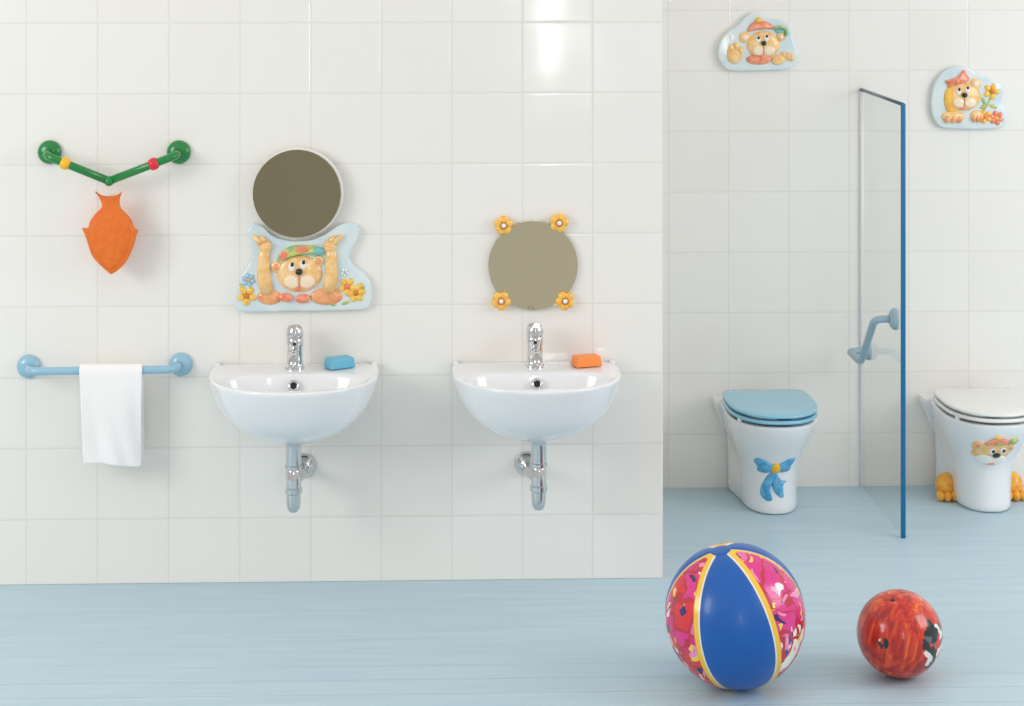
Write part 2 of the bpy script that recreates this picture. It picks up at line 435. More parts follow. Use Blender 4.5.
# ------------------------------------------------------------------ mirrors
def disc(name, c, r, y0, y1, m, parent, bev=.002):
    bm = bmesh.new(); lathe(bm, [(0, y0), (r, y0), (r, y1 - bev), (r - bev, y1), (0, y1)], c, (0, -1, 0), 72)
    return link(name, bm, m, parent, auto=35)
c = at(297.5, 192, 0)
root = empty('round_mirror', c, 'large round mirror with painted-in dark reflection above the left basin, white backing behind it', 'mirror')
disc('backing', (0.004, 0, .001), .127, .0215, .032, M['rim'], root, .003)
disc('wall_mount', (0, 0, .03), .07, 0, .023, M['rim'], root, .002)
disc('mirror_glass', (0, 0, 0), 0.1235, .032, .037, M['mirror'], root, .001)
c = at(533, 265, 0)
root = empty('round_mirror', c, 'round mirror above the right basin held by four yellow flowers', 'mirror')
disc('mirror_glass', (0, 0, 0), .1265, .004, .012, M['mirror2'], root, .001)
disc('backing', (0, 0, 0), .11, 0, .005, M['rim'], root, .001)
for i, (u, v) in enumerate(((503.5, 225), (559, 222.5), (501, 300.5), (565, 300.5))):
    p = at(u, v, -.012) - c
    R = Relief(root, 0, 0, 1 / 352.5, 0)
    bm = bmesh.new()
    for k in range(5):
        an = .3 + i + 2 * PI * k / 5
        ball(bm, (p.x + 0.0145 * math.cos(an), -.017, p.z + .0145 * math.sin(an)), .0135, 1, .55, 1, 14)
    lathe(bm, [(0, 0), (.012, 0), (.016, .018), (0, .02)], (p.x, 0, p.z), (0, -1, 0), 16)
    fo = link('flower', bm, M['petal_o'], root)
    bm = bmesh.new(); lathe(bm, [(.0, .018), (.0105, .019), (.0115, .024), (.0085, .027), (0, .026)], (p.x, 0, p.z), (0, -1, 0), 20)
    link('flower_ring', bm, M['brown'], fo)
    bm = bmesh.new(); ball(bm, (p.x, -.026, p.z), .0065, 1, .7, 1, 12)
    link('flower_centre', bm, M['whiteg'], fo)

# ------------------------------------------------------------------ bear plaques
def bear_face(R, u, v, s, h=.010, tilt=0, lift=0.0, eyes=True):
    """head, muzzle, nose, eyes in units of s"""
    head = R.oval('head', u, v, 1.5 * s, 1.22 * s, h, M['fur'], lift=lift)
    for du in (-.45, .45): R.oval('cheek', u + du * s, v + .48 * s, .56 * s, .44 * s, h * .4, M['cream'], lift=lift + h * .86, parent=head)
    R.oval('nose', u - .02 * s, v - .17 * s, .24 * s, .22 * s, h * .6, M['blackg'], lift=lift + h * 1.25, parent=head)
    for du, dv in ((-.5, -.48), (.24, -.62)):
        e = R.oval('eye', u + du * s, v + dv * s, .22 * s, .3 * s, h * .3, M['whiteg'], lift=lift + h * .85, parent=head)
        R.oval('pupil', u + du * s + .03 * s, v + dv * s - .16 * s, .12 * s, .14 * s, h * .25, M['blackg'], lift=lift + h * 1.1, parent=head)
    R.oval('smile_line', u - .02 * s, v + .42 * s, .035 * s, .36 * s, h * .2, M['brown'], lift=h * 1.18, parent=head)
    R.oval('mouth', u - .15 * s, v + .95 * s, .24 * s, .15 * s, h * .3, M['coral'], lift=lift + h * .75, parent=head)
    return head

# large plaque: zoom frame 1024x683 over (230,215)-(380,315)
k = .1465
c = at(230 + 500 * k, 215 + 400 * k, 0)
root = empty('bear_plaque', c, 'large pale blue relief plaque of a cap-wearing bear with raised arms below the mirror', 'wall plaque', )
S = 1 / 352.5
R = Relief(root, 500, 400, k * S, -.020)
outl = [(150, 62), (190, 55), (240, 80), (290, 130), (370, 160), (470, 172), (570, 160), (650, 125), (720, 78), (790, 50), (850, 55), (882, 95), (872, 160), (835, 225), (818, 290), (850, 345), (925, 405), (962, 470), (968, 560), (945, 625), (880, 643), (650, 648), (380, 650), (110, 652), (55, 635), (38, 590), (58, 490), (95, 390), (140, 310), (152, 240), (142, 165), (122, 110)]
bm = bmesh.new(); slab(bm, crom([R.xz(*p) for p in outl], 4), 0, .020, .006); link('base_plate', bm, M['plaque'], root, auto=50)
for sgn, ax in ((1, 0), (-1, 0)):
    f = (lambda u: u) if sgn > 0 else (lambda u: 930 - u)
    bm = bmesh.new()
    def P3(u, v, h=0): q_ = R.xz(f(u), v); return (q_.x, -.020 - h, q_.y)
    tube(bm, [P3(246, 215, .004), P3(236, 270, .005), P3(236, 360, .006), P3(240, 440, .006), P3(262, 520, .004)], [36 * k * S, 37 * k * S, 42 * k * S, 48 * k * S, 40 * k * S], 16, flat=.6)
    arm = link('arm', bm, M['fur'], root)
    bm = bmesh.new(); q_ = P3(246, 205, .006); ball(bm, q_, 47 * k * S, 1, .6, .95)
    pw = link('paw', bm, M['fur'], arm)
    for (u1, v1, u2, v2) in ((222, 185, 160, 128), (245, 172, 212, 135), (272, 190, 284, 196)):
        bm = bmesh.new(); tube(bm, [P3(u1, v1, .008), P3((u1 + u2) / 2, (v1 + v2) / 2, .010), P3(u2, v2, .007)], [20 * k * S, 18 * k * S, 10 * k * S], 10)
        link('finger', bm, M['fur'], arm)
for nm, u, v, ru, rv in (('ear', 318, 345, 38, 40), ('ear', 605, 305, 40, 38)):
    e = R.oval(nm, u, v, ru, rv, .009, M['fur']); R.oval('inner_ear', u, v, ru * .55, rv * .55, .004, M['shirt'], lift=.0075, parent=e)
R.oval('sleeve', 275, 550, 85, 52, .009, M['shirt']); R.oval('sleeve', 660, 548, 112, 58, .009, M['shirt'])
bear_face(R, 478, 392, 104, .013)
cap = R.dome('cap', [(325, 305), (345, 255), (385, 220), (440, 200), (520, 196), (590, 205), (645, 235), (600, 262), (520, 262), (450, 268), (390, 285)], .012, M['greeng'], lift=.004)
R.oval('cap_patch', 370, 265, 34, 24, .004, M['coral'], -.7, lift=.013, parent=cap); R.oval('cap_patch', 495, 225, 48, 22, .004, M['coral'], lift=.014, parent=cap)
R.oval('cap_brim', 600, 238, 52, 28, .010, M['teal'], lift=.006)
R.oval('bow_tie', 385, 552, 48, 30, .008, M['coral'], .1, lift=.006); R.oval('bow_tie', 500, 560, 52, 30, .008, M['coral'], -.1, lift=.006)
R.flower('flower', 120, 540, 66, 5, M['petal'], M['brown']); R.flower('flower', 132, 432, 46, 6, M['petal_b'], M['petal'])
R.flower('flower', 800, 480, 62, 5, M['petal'], M['coral']); R.flower('flower', 860, 525, 64, 6, M['petal'], M['brown'], rot=.9)
R.flower('flower', 785, 385, 26, 5, M['whiteg'], M['petal_b'])
for (u, v, ro) in ((700, 600, .2), (790, 592, -.3), (905, 478, 1.2), (90, 478, .8)): R.oval('leaf', u, v, 28, 12, .004, M['greeng'], ro)

# small plaques
k = .15625; S = 1 / 303.0
c = at(700 + 360 * k, 280 * k, BAY)
root = empty('bear_plaque', c, 'small relief plaque of a capped bear, the higher of two on the bay wall', 'wall plaque')
R = Relief(root, 360, 280, k * S, -.022)
outl = [(330, 78), (390, 82), (440, 115), (520, 125), (580, 165), (588, 240), (605, 300), (625, 350), (605, 410), (555, 442), (380, 450), (200, 450), (135, 415), (106, 350), (115, 280), (160, 210), (230, 160), (285, 105)]
bm = bmesh.new(); slab(bm, crom([R.xz(*p) for p in outl], 4), 0, .022, .006); link('base_plate', bm, M['plaque'], root, auto=50)
for (u, v, r_) in ((278, 236, 38), (512, 232, 30)):
    e = R.oval('ear', u, v, r_, r_, .009, M['fur']); R.oval('inner_ear', u, v, r_ * .5, r_ * .5, .004, M['cream'], lift=.0075, parent=e)
R.oval('shirt', 370, 378, 84, 34, .009, M['coral'])
bear_face(R, 398, 285, 72, .012)
cap = R.dome('cap', [(298, 200), (310, 160), (350, 135), (400, 132), (445, 150), (460, 180), (410, 185), (350, 190)], .012, M['coral'], lift=.003)
R.oval('pompom', 368, 126, 22, 18, .007, M['petal'], lift=.010, parent=cap)
bm = bmesh.new()
tube(bm, [(R.xz(u, v).x, -.03, R.xz(u, v).y) for u, v in ((455, 178), (500, 168), (540, 178), (550, 208), (535, 226))], 9 * k * S, 10); br = link('cap_brim', bm, M['greeng'], root)
R.oval('cap_visor', 505, 197, 38, 20, .006, M['teal'], .3, parent=br)
pw = R.oval('paw', 212, 345, 50, 62, .012, M['fur'])
for (u, v) in ((190, 300), (225, 292), (250, 320)): R.oval('finger', u, v, 18, 24, .006, M['fur'], lift=.008, parent=pw)
pw = R.oval('paw', 500, 378, 52, 34, .011, M['fur'], -.3)
for (u, v) in ((530, 352), (556, 356), (580, 366)): R.oval('finger', u, v, 16, 24, .007, M['fur'], -.2, lift=.004, parent=pw)
R.oval('leaf', 195, 240, 12, 22, .004, M['whiteg'])

k = .12744
c = at(900 + 520 * k, 50 + 380 * k, BAY)
root = empty('bear_plaque', c, 'small relief plaque of a bear with coral hair bow and flowers, above the white-lidded toilet', 'wall plaque')
R = Relief(root, 520, 380, k * S, -.022)
outl = [(460, 122), (540, 142), (620, 190), (715, 225), (785, 270), (800, 330), (790, 400), (822, 480), (830, 555), (790, 605), (650, 618), (400, 614), (305, 598), (250, 540), (228, 440), (235, 330), (262, 240), (320, 170), (390, 130)]
bm = bmesh.new(); slab(bm, crom([R.xz(*p) for p in outl], 4), 0, .022, .006); link('base_plate', bm, M['plaque'], root, auto=50)
e = R.oval('ear', 578, 262, 46, 46, .010, M['fur']); R.oval('inner_ear', 578, 262, 24, 24, .004, M['cream'], lift=.0085, parent=e)
R.oval('hair', 395, 385, 68, 120, .010, M['petal_o'])
bear_face(R, 485, 362, 92, .013)
bw = R.dome('hair_bow', [(335, 235), (385, 222), (425, 208), (460, 180), (488, 150), (512, 190), (532, 226), (500, 250), (450, 262), (400, 270), (365, 292), (352, 262)], .013, M['coral'], lift=.003)
R.oval('bow_knot', 430, 240, 22, 20, .006, M['coral'], lift=.013, parent=bw)
for (u, v, ru) in ((400, 520, 95), (590, 515, 55)):
    pw = R.oval('paw', u, v, ru, 48, .011, M['fur'])
    for d in (-.5, 0, .5): R.oval('finger', u + d * ru, v + 18, ru * .24, 30, .006, M['shirt'], lift=.008, parent=pw)
R.flower('flower', 705, 320, 66, 5, M['petal'], M['brown'], rot=.1)
R.flower('flower', 655, 520, 56, 5, M['petal_o'], M['coral'], rot=.5)
R.flower('flower', 745, 530, 58, 6, M['coral'], M['petal'])
bm = bmesh.new(); tube(bm, [(R.xz(u, v).x, -.024, R.xz(u, v).y) for u, v in ((700, 370), (680, 420), (640, 470))], 7 * k * S, 8); link('stem', bm, M['greeng'], root)
for (u, v, ro) in ((645, 395, 1.2), (720, 440, .4), (640, 440, -.5)): R.oval('leaf', u, v, 32, 14, .005, M['greeng'], ro)

# ------------------------------------------------------------------ wash basins
def sgnp(v, p): return math.copysign(abs(v) ** p, v)
def ring_out(W, tc, Fr, Bk, n=72, pf=2.15, pb=7):
    out = []
    for i in range(n):
        a_ = 2 * PI * i / n; c_, s_ = math.cos(a_), math.sin(a_)
        p = pf if s_ >= 0 else pb
        out.append((W * sgnp(c_, 2 / p), tc + (Fr if s_ >= 0 else Bk) * sgnp(s_, 2 / p)))
    return out
ZR = .618
def make_basin(px, label, side):
    c = at(px, 362, 0); root = empty('washbasin', (c.x, 0, ZR), label, 'washbasin', 'wall-hung white basins')
    bm = bmesh.new(); rings = []
    def add(ring, z): rings.append([bm.verts.new((x, -t, z)) for x, t in ring])
    # outside, from the underside up to the rim
    for (W, tc, Fr, Bk, z) in ((.030, .17, .03, .03, -.176), (.075, .165, .062, .060, -.172), (.122, .155, .108, .09, -.155), (.168, .145, .165, .115, -.128), (.202, .135, .202, .125, -.092), (.222, .13, .228, .128, -.050), (.231, .13, .242, .13, -.018), (.2335, .13, .246, .13, -.006), (.2335, .13, .246, .13, -.001), (.2310, .13, .2435, .13, .0018), (.226, .13, .239, .13, .0025)):
        add(ring_out(W, tc, Fr, Bk, pb=7 if z > -.1 else 4), z)
    for (W, tc, Fr, Bk, z) in ((.206, .235, .106, .109, .002), (.201, .235, .102, .105, -.003), (.196, .235, .098, .102, -.014), (.180, .228, .092, .090, -.048), (.150, .22, .078, .076, -.082), (.100, .21, .056, .055, -.108), (.045, .20, .03, .03, -.120), (.02, .20, .02, .02, -.123)):
        add(ring_out(W, tc, Fr, Bk, pf=2.2, pb=2.4), z)
    n = len(rings[0])
    for A_, B2 in zip(rings, rings[1:]):
        for i in range(n): bm.faces.new((A_[i], A_[(i + 1) % n], B2[(i + 1) % n], B2[i]))
    bm.faces.new(rings[0]); bm.faces.new(rings[-1][::-1])
    basin = link('basin', bm, M['ceramic'], root, sub=1)
    # low corner upstands at the wall
    for s in (-1, 1):
        bm = bmesh.new(); box(bm, min(s * .213, s * .229), max(s * .213, s * .229), -.028, 0, -.006, .006, .003, 3); link('corner_upstand', bm, M['ceramic'], root)
    bm = bmesh.new(); lathe(bm, [(.0095, 0), (.0155, .001), (.0155, .005), (.0125, .0065), (.0095, .004)], (0, -.145, -.030), (0, -1, .35), 24)
    ov = link('overflow_ring', bm, M['chrome'], root)
    bm = bmesh.new(); lathe(bm, [(0, .0015), (.0098, .0015)], (0, -.145, -.030), (0, -1, .35), 20); link('overflow_hole', bm, M['dark'], ov)
    bm = bmesh.new(); lathe(bm, [(.0, .004), (.018, .004), (.021, .001), (.021, -.004)], (0, -.20, -.120), (0, 0, 1), 24); link('drain', bm, M['chrome'], root)
    # mixer tap
    T = Vector((-.001, -.066, .002))
    bm = bmesh.new(); lathe(bm, [(0, 0), (.027, 0), (.027, .006), (.0235, .009), (.0218, .016), (.0212, .060), (.0232, .064), (.0232, .082), (.0215, .085), (0, .086)], T, (0, 0, 1), 32)
    tap = link('mixer_tap', bm, M['chrome'], root, auto=40)
    bm = bmesh.new(); tube(bm, [T + Vector((0, 0, .040)), T + Vector((0, -.03, .046)), T + Vector((0, -.07, .046)), T + Vector((0, -.098, .040))], [.015, .0145, .0135, .0125], 18); link('spout', bm, M['chrome'], tap, auto=50)
    bm = bmesh.new(); lathe(bm, [(0, 0), (.0105, 0), (.0115, .003), (.0115, .013), (.010, .014), (0, .0125)], T + Vector((0, -.088, .036)), (0, -.1, -1), 20); link('aerator', bm, M['chrome'], tap, auto=40)
    bm = bmesh.new(); lathe(bm, [(.022, .086), (.0242, .092), (.0242, .103), (.021, .113), (.0145, .120), (0, .123)], T, (0, 0, 1), 28)
    tube(bm, [T + Vector((0, -.008, .112)), T + Vector((0, -.03, .119)), T + Vector((0, -.062, .128)), T + Vector((0, -.082, .131))], [.013, .012, .0105, .009], 14, flat=.6)
    link('lever', bm, M['chrome'], tap, auto=40)
    bm = bmesh.new(); ball(bm, T + Vector((0, -.0225, .072)), .005); link('temperature_dot', bm, M['dark'], tap)
    # bottle trap
    Q = Vector((.002, -.185, 0))
    bm = bmesh.new(); lathe(bm, [(.029, -.168), (.027, -.176), (.0225, -.182), (.0215, -.186), (.0215, -.236), (.0245, -.238), (.0245, -.246), (.0195, -.249), (.0195, -.262)], Q, (0, 0, 1), 28)
    tr_ = link('waste_trap', bm, M['chrome'], root, auto=40)
    bm = bmesh.new(); lathe(bm, [(.0195, -.250), (.021, -.254), (.021, -.298), (.0245, -.301), (.0245, -.313), (.021, -.316)], Q, (0, 0, 1), 28); link('trap_nut', bm, M['chrome'], tr_, auto=40)
    bm = bmesh.new(); lathe(bm, [(.0205, -.312), (.0205, -.338), (.0185, -.354), (.0125, -.365), (0, -.369)], Q, (0, 0, 1), 28); link('trap_cup', bm, M['chrome'], tr_, auto=60)
    bm = bmesh.new(); w0 = Vector((side * .020, 0, -.288))
    tube(bm, fillet([Q + Vector((0, 0, -.282)), Vector((side * .020, -.12, -.286)), w0 + Vector((0, -.004, 0))], .03), .0135, 16); link('outlet_pipe', bm, M['chrome'], tr_)
    bm = bmesh.new(); lathe(bm, [(.013, .03), (.018, .028), (.031, .012), (.0355, .004), (.0355, 0), (0, 0)], w0, (0, -1, 0), 32); link('wall_flange', bm, M['chrome'], tr_)
    return root
make_basin(296.5, 'white wall-hung basin with the blue soap, under the bear plaque', 1)
make_basin(533.8, 'white wall-hung basin with the orange soap, under the flower mirror', -1)
def soap(px, py, m, label, y=-.068, rz=.5):
    c = at(px, py, y)
    bm = bmesh.new(); box(bm, -.040, .040, -.025, .025, 0, .030, .004, 2)
    for v in bm.verts:
        q = 1 - .12 * (v.co.z / .030); v.co.x *= q; v.co.y *= q
    bmesh.ops.subdivide_edges(bm, edges=[e for e in bm.edges if e.calc_length() > .02], cuts=2)
    for v in bm.verts:
        if v.co.z > .024: v.co.z -= .0025 * max(0, 1 - (v.co.x / .036) ** 2) * max(0, 1 - (v.co.y / .022) ** 2)
    o = link('soap_bar', bm, m, loc=(c.x, y, ZR + .0035)); o.rotation_euler = (0, 0, rz)
    bv = o.modifiers.new('bv', 'SUBSURF'); bv.levels = 1; bv.render_levels = 1
    tag(o, label, 'soap', )
soap(339.5, 366, M['soap_b'], 'blue soap bar on the rim of the left basin')
soap(586.5, 366, M['soap_o'], 'orange soap bar on the rim of the right basin', rz=.3)

# ------------------------------------------------------------------ toilets
ZT = .302
def make_toilet(px, label, lid_m, lid_label):
    c = at(px, 480, BAY); root = empty('toilet', (c.x, BAY, 0), label, 'toilet')
    # sections: z, back half width, mid half width, front half width, mid position t, front position t
    secs = [(0, .108, .086, .052, .17, .325), (.004, .110, .088, .056, .17, .330), (.05, .110, .088, .055, .17, .326), (.10, .109, .088, .056, .17, .325), (.14, .110, .094, .060, .18, .330),
            (.175, .112, .106, .072, .19, .345), (.21, .118, .120, .088, .20, .372), (.245, .124, .133, .102, .21, .400), (.275, .128, .141, .110, .215, .420), (.292, .130, .144, .113, .22, .427), (ZT - .003, .131, .145, .114, .22, .429), (ZT, .129, .142, .111, .22, .425)]
    def outline(wb, wm, wf, tm, tf, n=14):
        R_ = [(wb, .0), (wb, .03), (wb * .5 + wm * .5 if wm < wb else wm * .98, .09)]
        half = R_ + [(wm, tm)]
        for j in range(1, n + 1):
            a_ = PI / 2 * j / n
            w_ = wm * math.cos(a_) ** (2 / 2.3)
            blend = wf / max(wm, 1e-6)
            t_ = tm + (tf - tm) * math.sin(a_) ** (2 / (2.0 + .5 * blend))
            half.append((w_, t_))
        return half + [(-x, t) for x, t in half[-2::-1]]
    bm = bmesh.new(); rings = []
    for (z, wb, wm, wf, tm, tf) in secs: rings.append([bm.verts.new((x, -t, z)) for x, t in outline(wb, wm, wf, tm, tf)])
    n = len(rings[0])
    for A_, B2 in zip(rings, rings[1:]):
        for i in range(n): bm.faces.new((A_[i], A_[(i + 1) % n], B2[(i + 1) % n], B2[i]))
    bm.faces.new(rings[0][::-1])
    # inside of the pan
    inner = []
    for (z, q) in ((ZT - .001, .82), (ZT - .02, .78), (ZT - .08, .6), (ZT - .14, .3)):
        inner.append([bm.verts.new((x * q, -.225 - (t - .225) * q * (.9 if t < .2 else 1), z)) for x, t in outline(.142, .142, .11, .22, .425)])
    prev = rings[-1]
    for B2 in inner:
        for i in range(n): bm.faces.new((prev[i], prev[(i + 1) % n], B2[(i + 1) % n], B2[i]))
        prev = B2
    bm.faces.new(prev)
    bowl = link('bowl', bm, M['ceramic'], root, sub=1, auto=60)
    # rear shelf against the wall, wider than the bowl
    bm = bmesh.new(); rg = []
    for z, hw, dp in ((.160, .100, .02), (.19, .116, .032), (.222, .130, .045), (.255, .144, .062), (.280, .154, .074), (.292, .1565, .078), (.299, .1565, .079), (ZT + .001, .154, .077)):
        rg.append([bm.verts.new(p) for p in ((-hw, 0, z), (-hw, -dp * .8, z), (-hw + .004, -dp * .95, z), (-hw + .014, -dp, z), (hw - .014, -dp, z), (hw - .004, -dp * .95, z), (hw, -dp * .8, z), (hw, 0, z))])
    for A_, B2 in zip(rg, rg[1:]):
        for i in range(8): bm.faces.new((A_[i], A_[(i + 1) % 8], B2[(i + 1) % 8], B2[i]))
    bm.faces.new(rg[0][::-1]); bm.faces.new(rg[-1])
    link('rear_shelf', bm, M['ceramic'], root, auto=50)
    def dshape(W, tb, tf, sc=1):
        tm = .235; out_ = []
        half = [(W * .60, tb), (W * .86, tb + .004), (W * .955, tb + .03), (W * .99, tb + .08)]
        for j in range(0, 17):
            a_ = PI / 2 * j / 16; half.append((W * math.cos(a_) ** (2 / 2.35), tm + (tf - tm) * math.sin(a_) ** (2 / 2.2)))
        full = half + [(-x, t) for x, t in half[-2::-1]]
        return [(x, t) for x, t in full]
    def plate(name, W, tb, tf, z0, z1, m, dome=.0, hole=False):
        bm = bmesh.new(); rr_ = []
        b_r = min(.006, (z1 - z0) * .45)
        base = [Vector(p) for p in dshape(W, tb, tf)]
        def r_(ins, z): rr_.append([bm.verts.new((p.x, -p.y, z)) for p in inset(base, ins)])
        for j in range(5): a_ = PI / 2 * j / 4; r_(b_r * (1 - math.sin(a_)), z0 + b_r * (1 - math.cos(a_)))
        for j in range(5): a_ = PI / 2 * j / 4; r_(b_r * (1 - math.cos(a_)), z1 - b_r * (1 - math.sin(a_)))
        if not hole:
            cen = sum(base, Vector((0, 0))) / len(base)
            for q, dz in ((.75, .6), (.4, .92), (.05, 1)):
                rr_.append([bm.verts.new((cen.x + (p.x - cen.x) * q, -(cen.y + (p.y - cen.y) * q), z1 + dome * dz)) for p in base])
        else:
            r_(.038, z1); r_(.042, z1 - .004); r_(.042, z0 + .002); r_(.038, z0)
        nn = len(base)
        for A_, B2 in zip(rr_, rr_[1:]):
            for i in range(nn): bm.faces.new((A_[i], A_[(i + 1) % nn], B2[(i + 1) % nn], B2[i]))
        if hole:
            for i in range(nn): bm.faces.new((rr_[-1][i], rr_[-1][(i + 1) % nn], rr_[0][(i + 1) % nn], rr_[0][i]))
        else: bm.faces.new(rr_[0][::-1]); bm.faces.new(rr_[-1])
        o = link(name, bm, m, root, auto=50); o['label'] = lid_label + (' lid' if name == 'lid' else ' seat ring'); return o
    seat = plate('seat', .143, .075, .438, ZT + .009, ZT + .021, lid_m, hole=True)
    plate('lid', .1415, .070, .440, ZT + .0285, ZT + .038, lid_m, dome=.004)
    for (x, t) in ((-.118, .34), (.118, .34), (-.12, .14), (.12, .14)):
        bm = bmesh.new(); box(bm, x - .006, x + .006, -t - .01, -t + .01, ZT - .002, ZT + .011, .002, 2); link('buffer', bm, M['whiteg'], seat)
    for x in (-.07, .07):
        bm = bmesh.new(); lathe(bm, [(0, -.022), (.010, -.022), (.010, .022), (0, .022)], (x, -.064, ZT + .022), (1, 0, 0), 18)
        box(bm, x - .012, x + .012, -.074, -.054, ZT - .001, ZT + .018, .002, 2); link('hinge', bm, lid_m, root)
    # fixing screws on the flank
    for s in (-1, 1):
        bm = bmesh.new(); ball(bm, (s * .1085, -.09, .045), .006, .5, 1, 1, 12); link('fixing_cap', bm, M['whiteg'], root)
    bpy.context.view_layer.update()
    dg = bpy.context.evaluated_depsgraph_get(); ev = bowl.evaluated_get(dg)
    bvh = BVHTree.FromObject(bowl, dg)
    def drape(x, z):
        h = bvh.ray_cast(Vector((x, -2, z)), Vector((0, 1, 0)))
        if h[0] is None: return -.33
        return h[0].y
    return root, c, drape
rootA, cA, drA = make_toilet(758.5, 'white ceramic toilet with light blue seat and raised blue bow, beside the glass screen', M['blue_lid'], 'light blue')
rootB, cB, drB = make_toilet(965.3, 'white ceramic toilet with white seat, bear face and orange paws, at the right edge', M['white_lid'], 'glossy white')

# blue bow, zoom frame 745x706 over (650,360)-(840,540), k=.255 ; surface about 0.345 m off the bay wall
def surf_units(cc, px, py, t):
    p = at(px, py, BAY - t); return p.x - cc.x, p.z
k = .255; t_s = .345
x0, z0 = surf_units(cA, 650 + 495 * k, 360 + 430 * k, t_s)
SC = k * (D0 + BAY - t_s) / F
R = Relief(rootA, 495, 430, SC, 0)
R.xz = lambda u, v: Vector((x0 + (u - 495) * SC, z0 - (v - 430) * SC))
R.drape = drA
for pts in ([(495, 415), (470, 405), (445, 390), (418, 388), (412, 405), (425, 425), (428, 445), (455, 450), (480, 440)], [(500, 415), (520, 402), (545, 388), (570, 386), (572, 400), (560, 420), (552, 440), (525, 447), (505, 440)]):
    o = R.dome('bow_loop', pts, .012, M['bow'])
for pts in ([(482, 440), (500, 450), (488, 480), (474, 515), (470, 540), (484, 556), (465, 562), (442, 545), (440, 515), (452, 480), (468, 455)], [(492, 445), (505, 458), (520, 478), (542, 484), (528, 500), (530, 545), (512, 545), (492, 525), (482, 500), (484, 470)]):
    o = R.dome('bow_tail', pts, .009, M['bow'])
o = R.oval('bow_knot', 495, 428, 21, 23, .016, M['yellow']); o['label'] = 'yellow knot of the bow'

# bear face on the second toilet, zoom frame 524x706 over (920,380)-(1024,520), k=.1985
k = .1985; t_s = .385
x1, z1 = surf_units(cB, 920 + 385 * k, 380 + 370 * k, t_s)
SC2 = k * (D0 + BAY - t_s) / F
R = Relief(rootB, 385, 370, SC2, 0)
R.xz = lambda u, v: Vector((x1 + (u - 385) * SC2, z1 - (v - 370) * SC2))
R.drape = drB
for (u, v, r_) in ((295, 335, 26), (465, 345, 22), ): e = R.oval('ear', u, v, r_, r_ * 1.1, .008, M['fur']); R.oval('inner_ear', u, v, r_ * .5, r_ * .5, .004, M['shirt'], lift=.007, parent=e)
face = R.dome('face', [(275, 375), (300, 340), (335, 322), (385, 315), (440, 322), (470, 350), (460, 390), (430, 415), (370, 425), (320, 410), (285, 398)], .010, M['fur'])
R.oval('muzzle', 345, 415, 46, 28, .005, M['whiteg'], .2, lift=.007, parent=face); R.oval('muzzle', 410, 418, 38, 22, .005, M['whiteg'], -.3, lift=.007, parent=face)
R.oval('nose', 393, 388, 20, 15, .006, M['blackg'], lift=.011, parent=face)
for (u, v) in ((368, 360), (422, 357)):
    R.oval('eye', u, v + 3, 16, 19, .003, M['whiteg'], lift=.0095, parent=face); R.oval('pupil', u + 3, v + 2, 9, 11, .003, M['blackg'], lift=.0115, parent=face)
R.oval('mouth', 372, 438, 22, 8, .003, M['coral'], lift=.008, parent=face)
cap = R.dome('cap', [(322, 322), (340, 300), (375, 288), (420, 290), (450, 305), (440, 322), (400, 328), (355, 332)], .012, M['coral'], lift=.002)
R.oval('pompom', 382, 284, 18, 12, .006, M['petal'], lift=.008, parent=cap); R.oval('cap_patch', 395, 315, 20, 10, .004, M['greeng'], lift=.012, parent=cap)
R.oval('cap_brim', 470, 308, 28, 20, .010, M['greeng'], -.4, lift=.003)
# paws standing on the floor either side of the pedestal
for s, px0 in ((-1, 946), (1, 1014.5)):
    t_p = .17
    p = at(px0, 500, BAY - t_p); x = p.x - cB.x
    bm = bmesh.new(); ball(bm, (x, -t_p + .015, .043), .040, .78, .85, 1.05, 24)
    for v in bm.verts:
        if v.co.z < .001: v.co.z = .001
    ball(bm, (x - s * .022, -t_p + .035, .05), .03, 1, .9, 1.0, 16)
    for v in bm.verts:
        if v.co.z < .001: v.co.z = .001
    pw = link('paw', bm, M['paw'], rootB); pw['label'] = 'orange yellow paw foot'
    for d in (-1, 0, 1):
        bm = bmesh.new(); ball(bm, (x + d * .0225, -t_p - .022 + abs(d) * .006, .017), .0165, .8, 1.1, 1.0, 16); link('toe', bm, M['paw'], pw)

# ------------------------------------------------------------------ glass screen with blue edge
g0 = at(861.5, 488, BAY); GX = g0.x
gtop = at(861.5, 90, BAY).z
# depth where the free edge stands, from its column 903
lo, hi = 0.0, 1.5
for _ in range(40):
    mid_ = (lo + hi) / 2
    y = BAY - mid_
    rx = GX; dxx = rx * math.cos(YAW) - (y + D0) * math.sin(YAW); dyy = rx * math.sin(YAW) + (y + D0) * math.cos(YAW)
    px = SX + F * dxx / dyy
    if px < 903: lo = mid_
    else: hi = mid_
GL = lo
root = empty('glass_screen', (GX, BAY, 0), 'tall clear glass partition with bright blue front edge between the toilets', 'glass partition')
bm = bmesh.new(); box(bm, -.004, .004, -GL, 0, .004, gtop, .0005, 1); link('glass_pane', bm, M['glass'], root, smooth=False)
bm = bmesh.new(); box(bm, -.0068, .0068, -GL - .008, -GL + .004, 0, gtop + .004, .002, 2); link('edge_trim', bm, M['edge'], root).__setitem__('label', 'bright blue vertical edge')
bm = bmesh.new(); box(bm, -.0065, .0065, -GL + .004, 0, gtop - .002, gtop + .006, .001, 1); link('top_trim', bm, M['edge_top'], root)
bm = bmesh.new(); box(bm, -.006, .006, -.010, 0, 0, gtop - .003, .002, 1); link('wall_channel', bm, M['ceramic'], root)

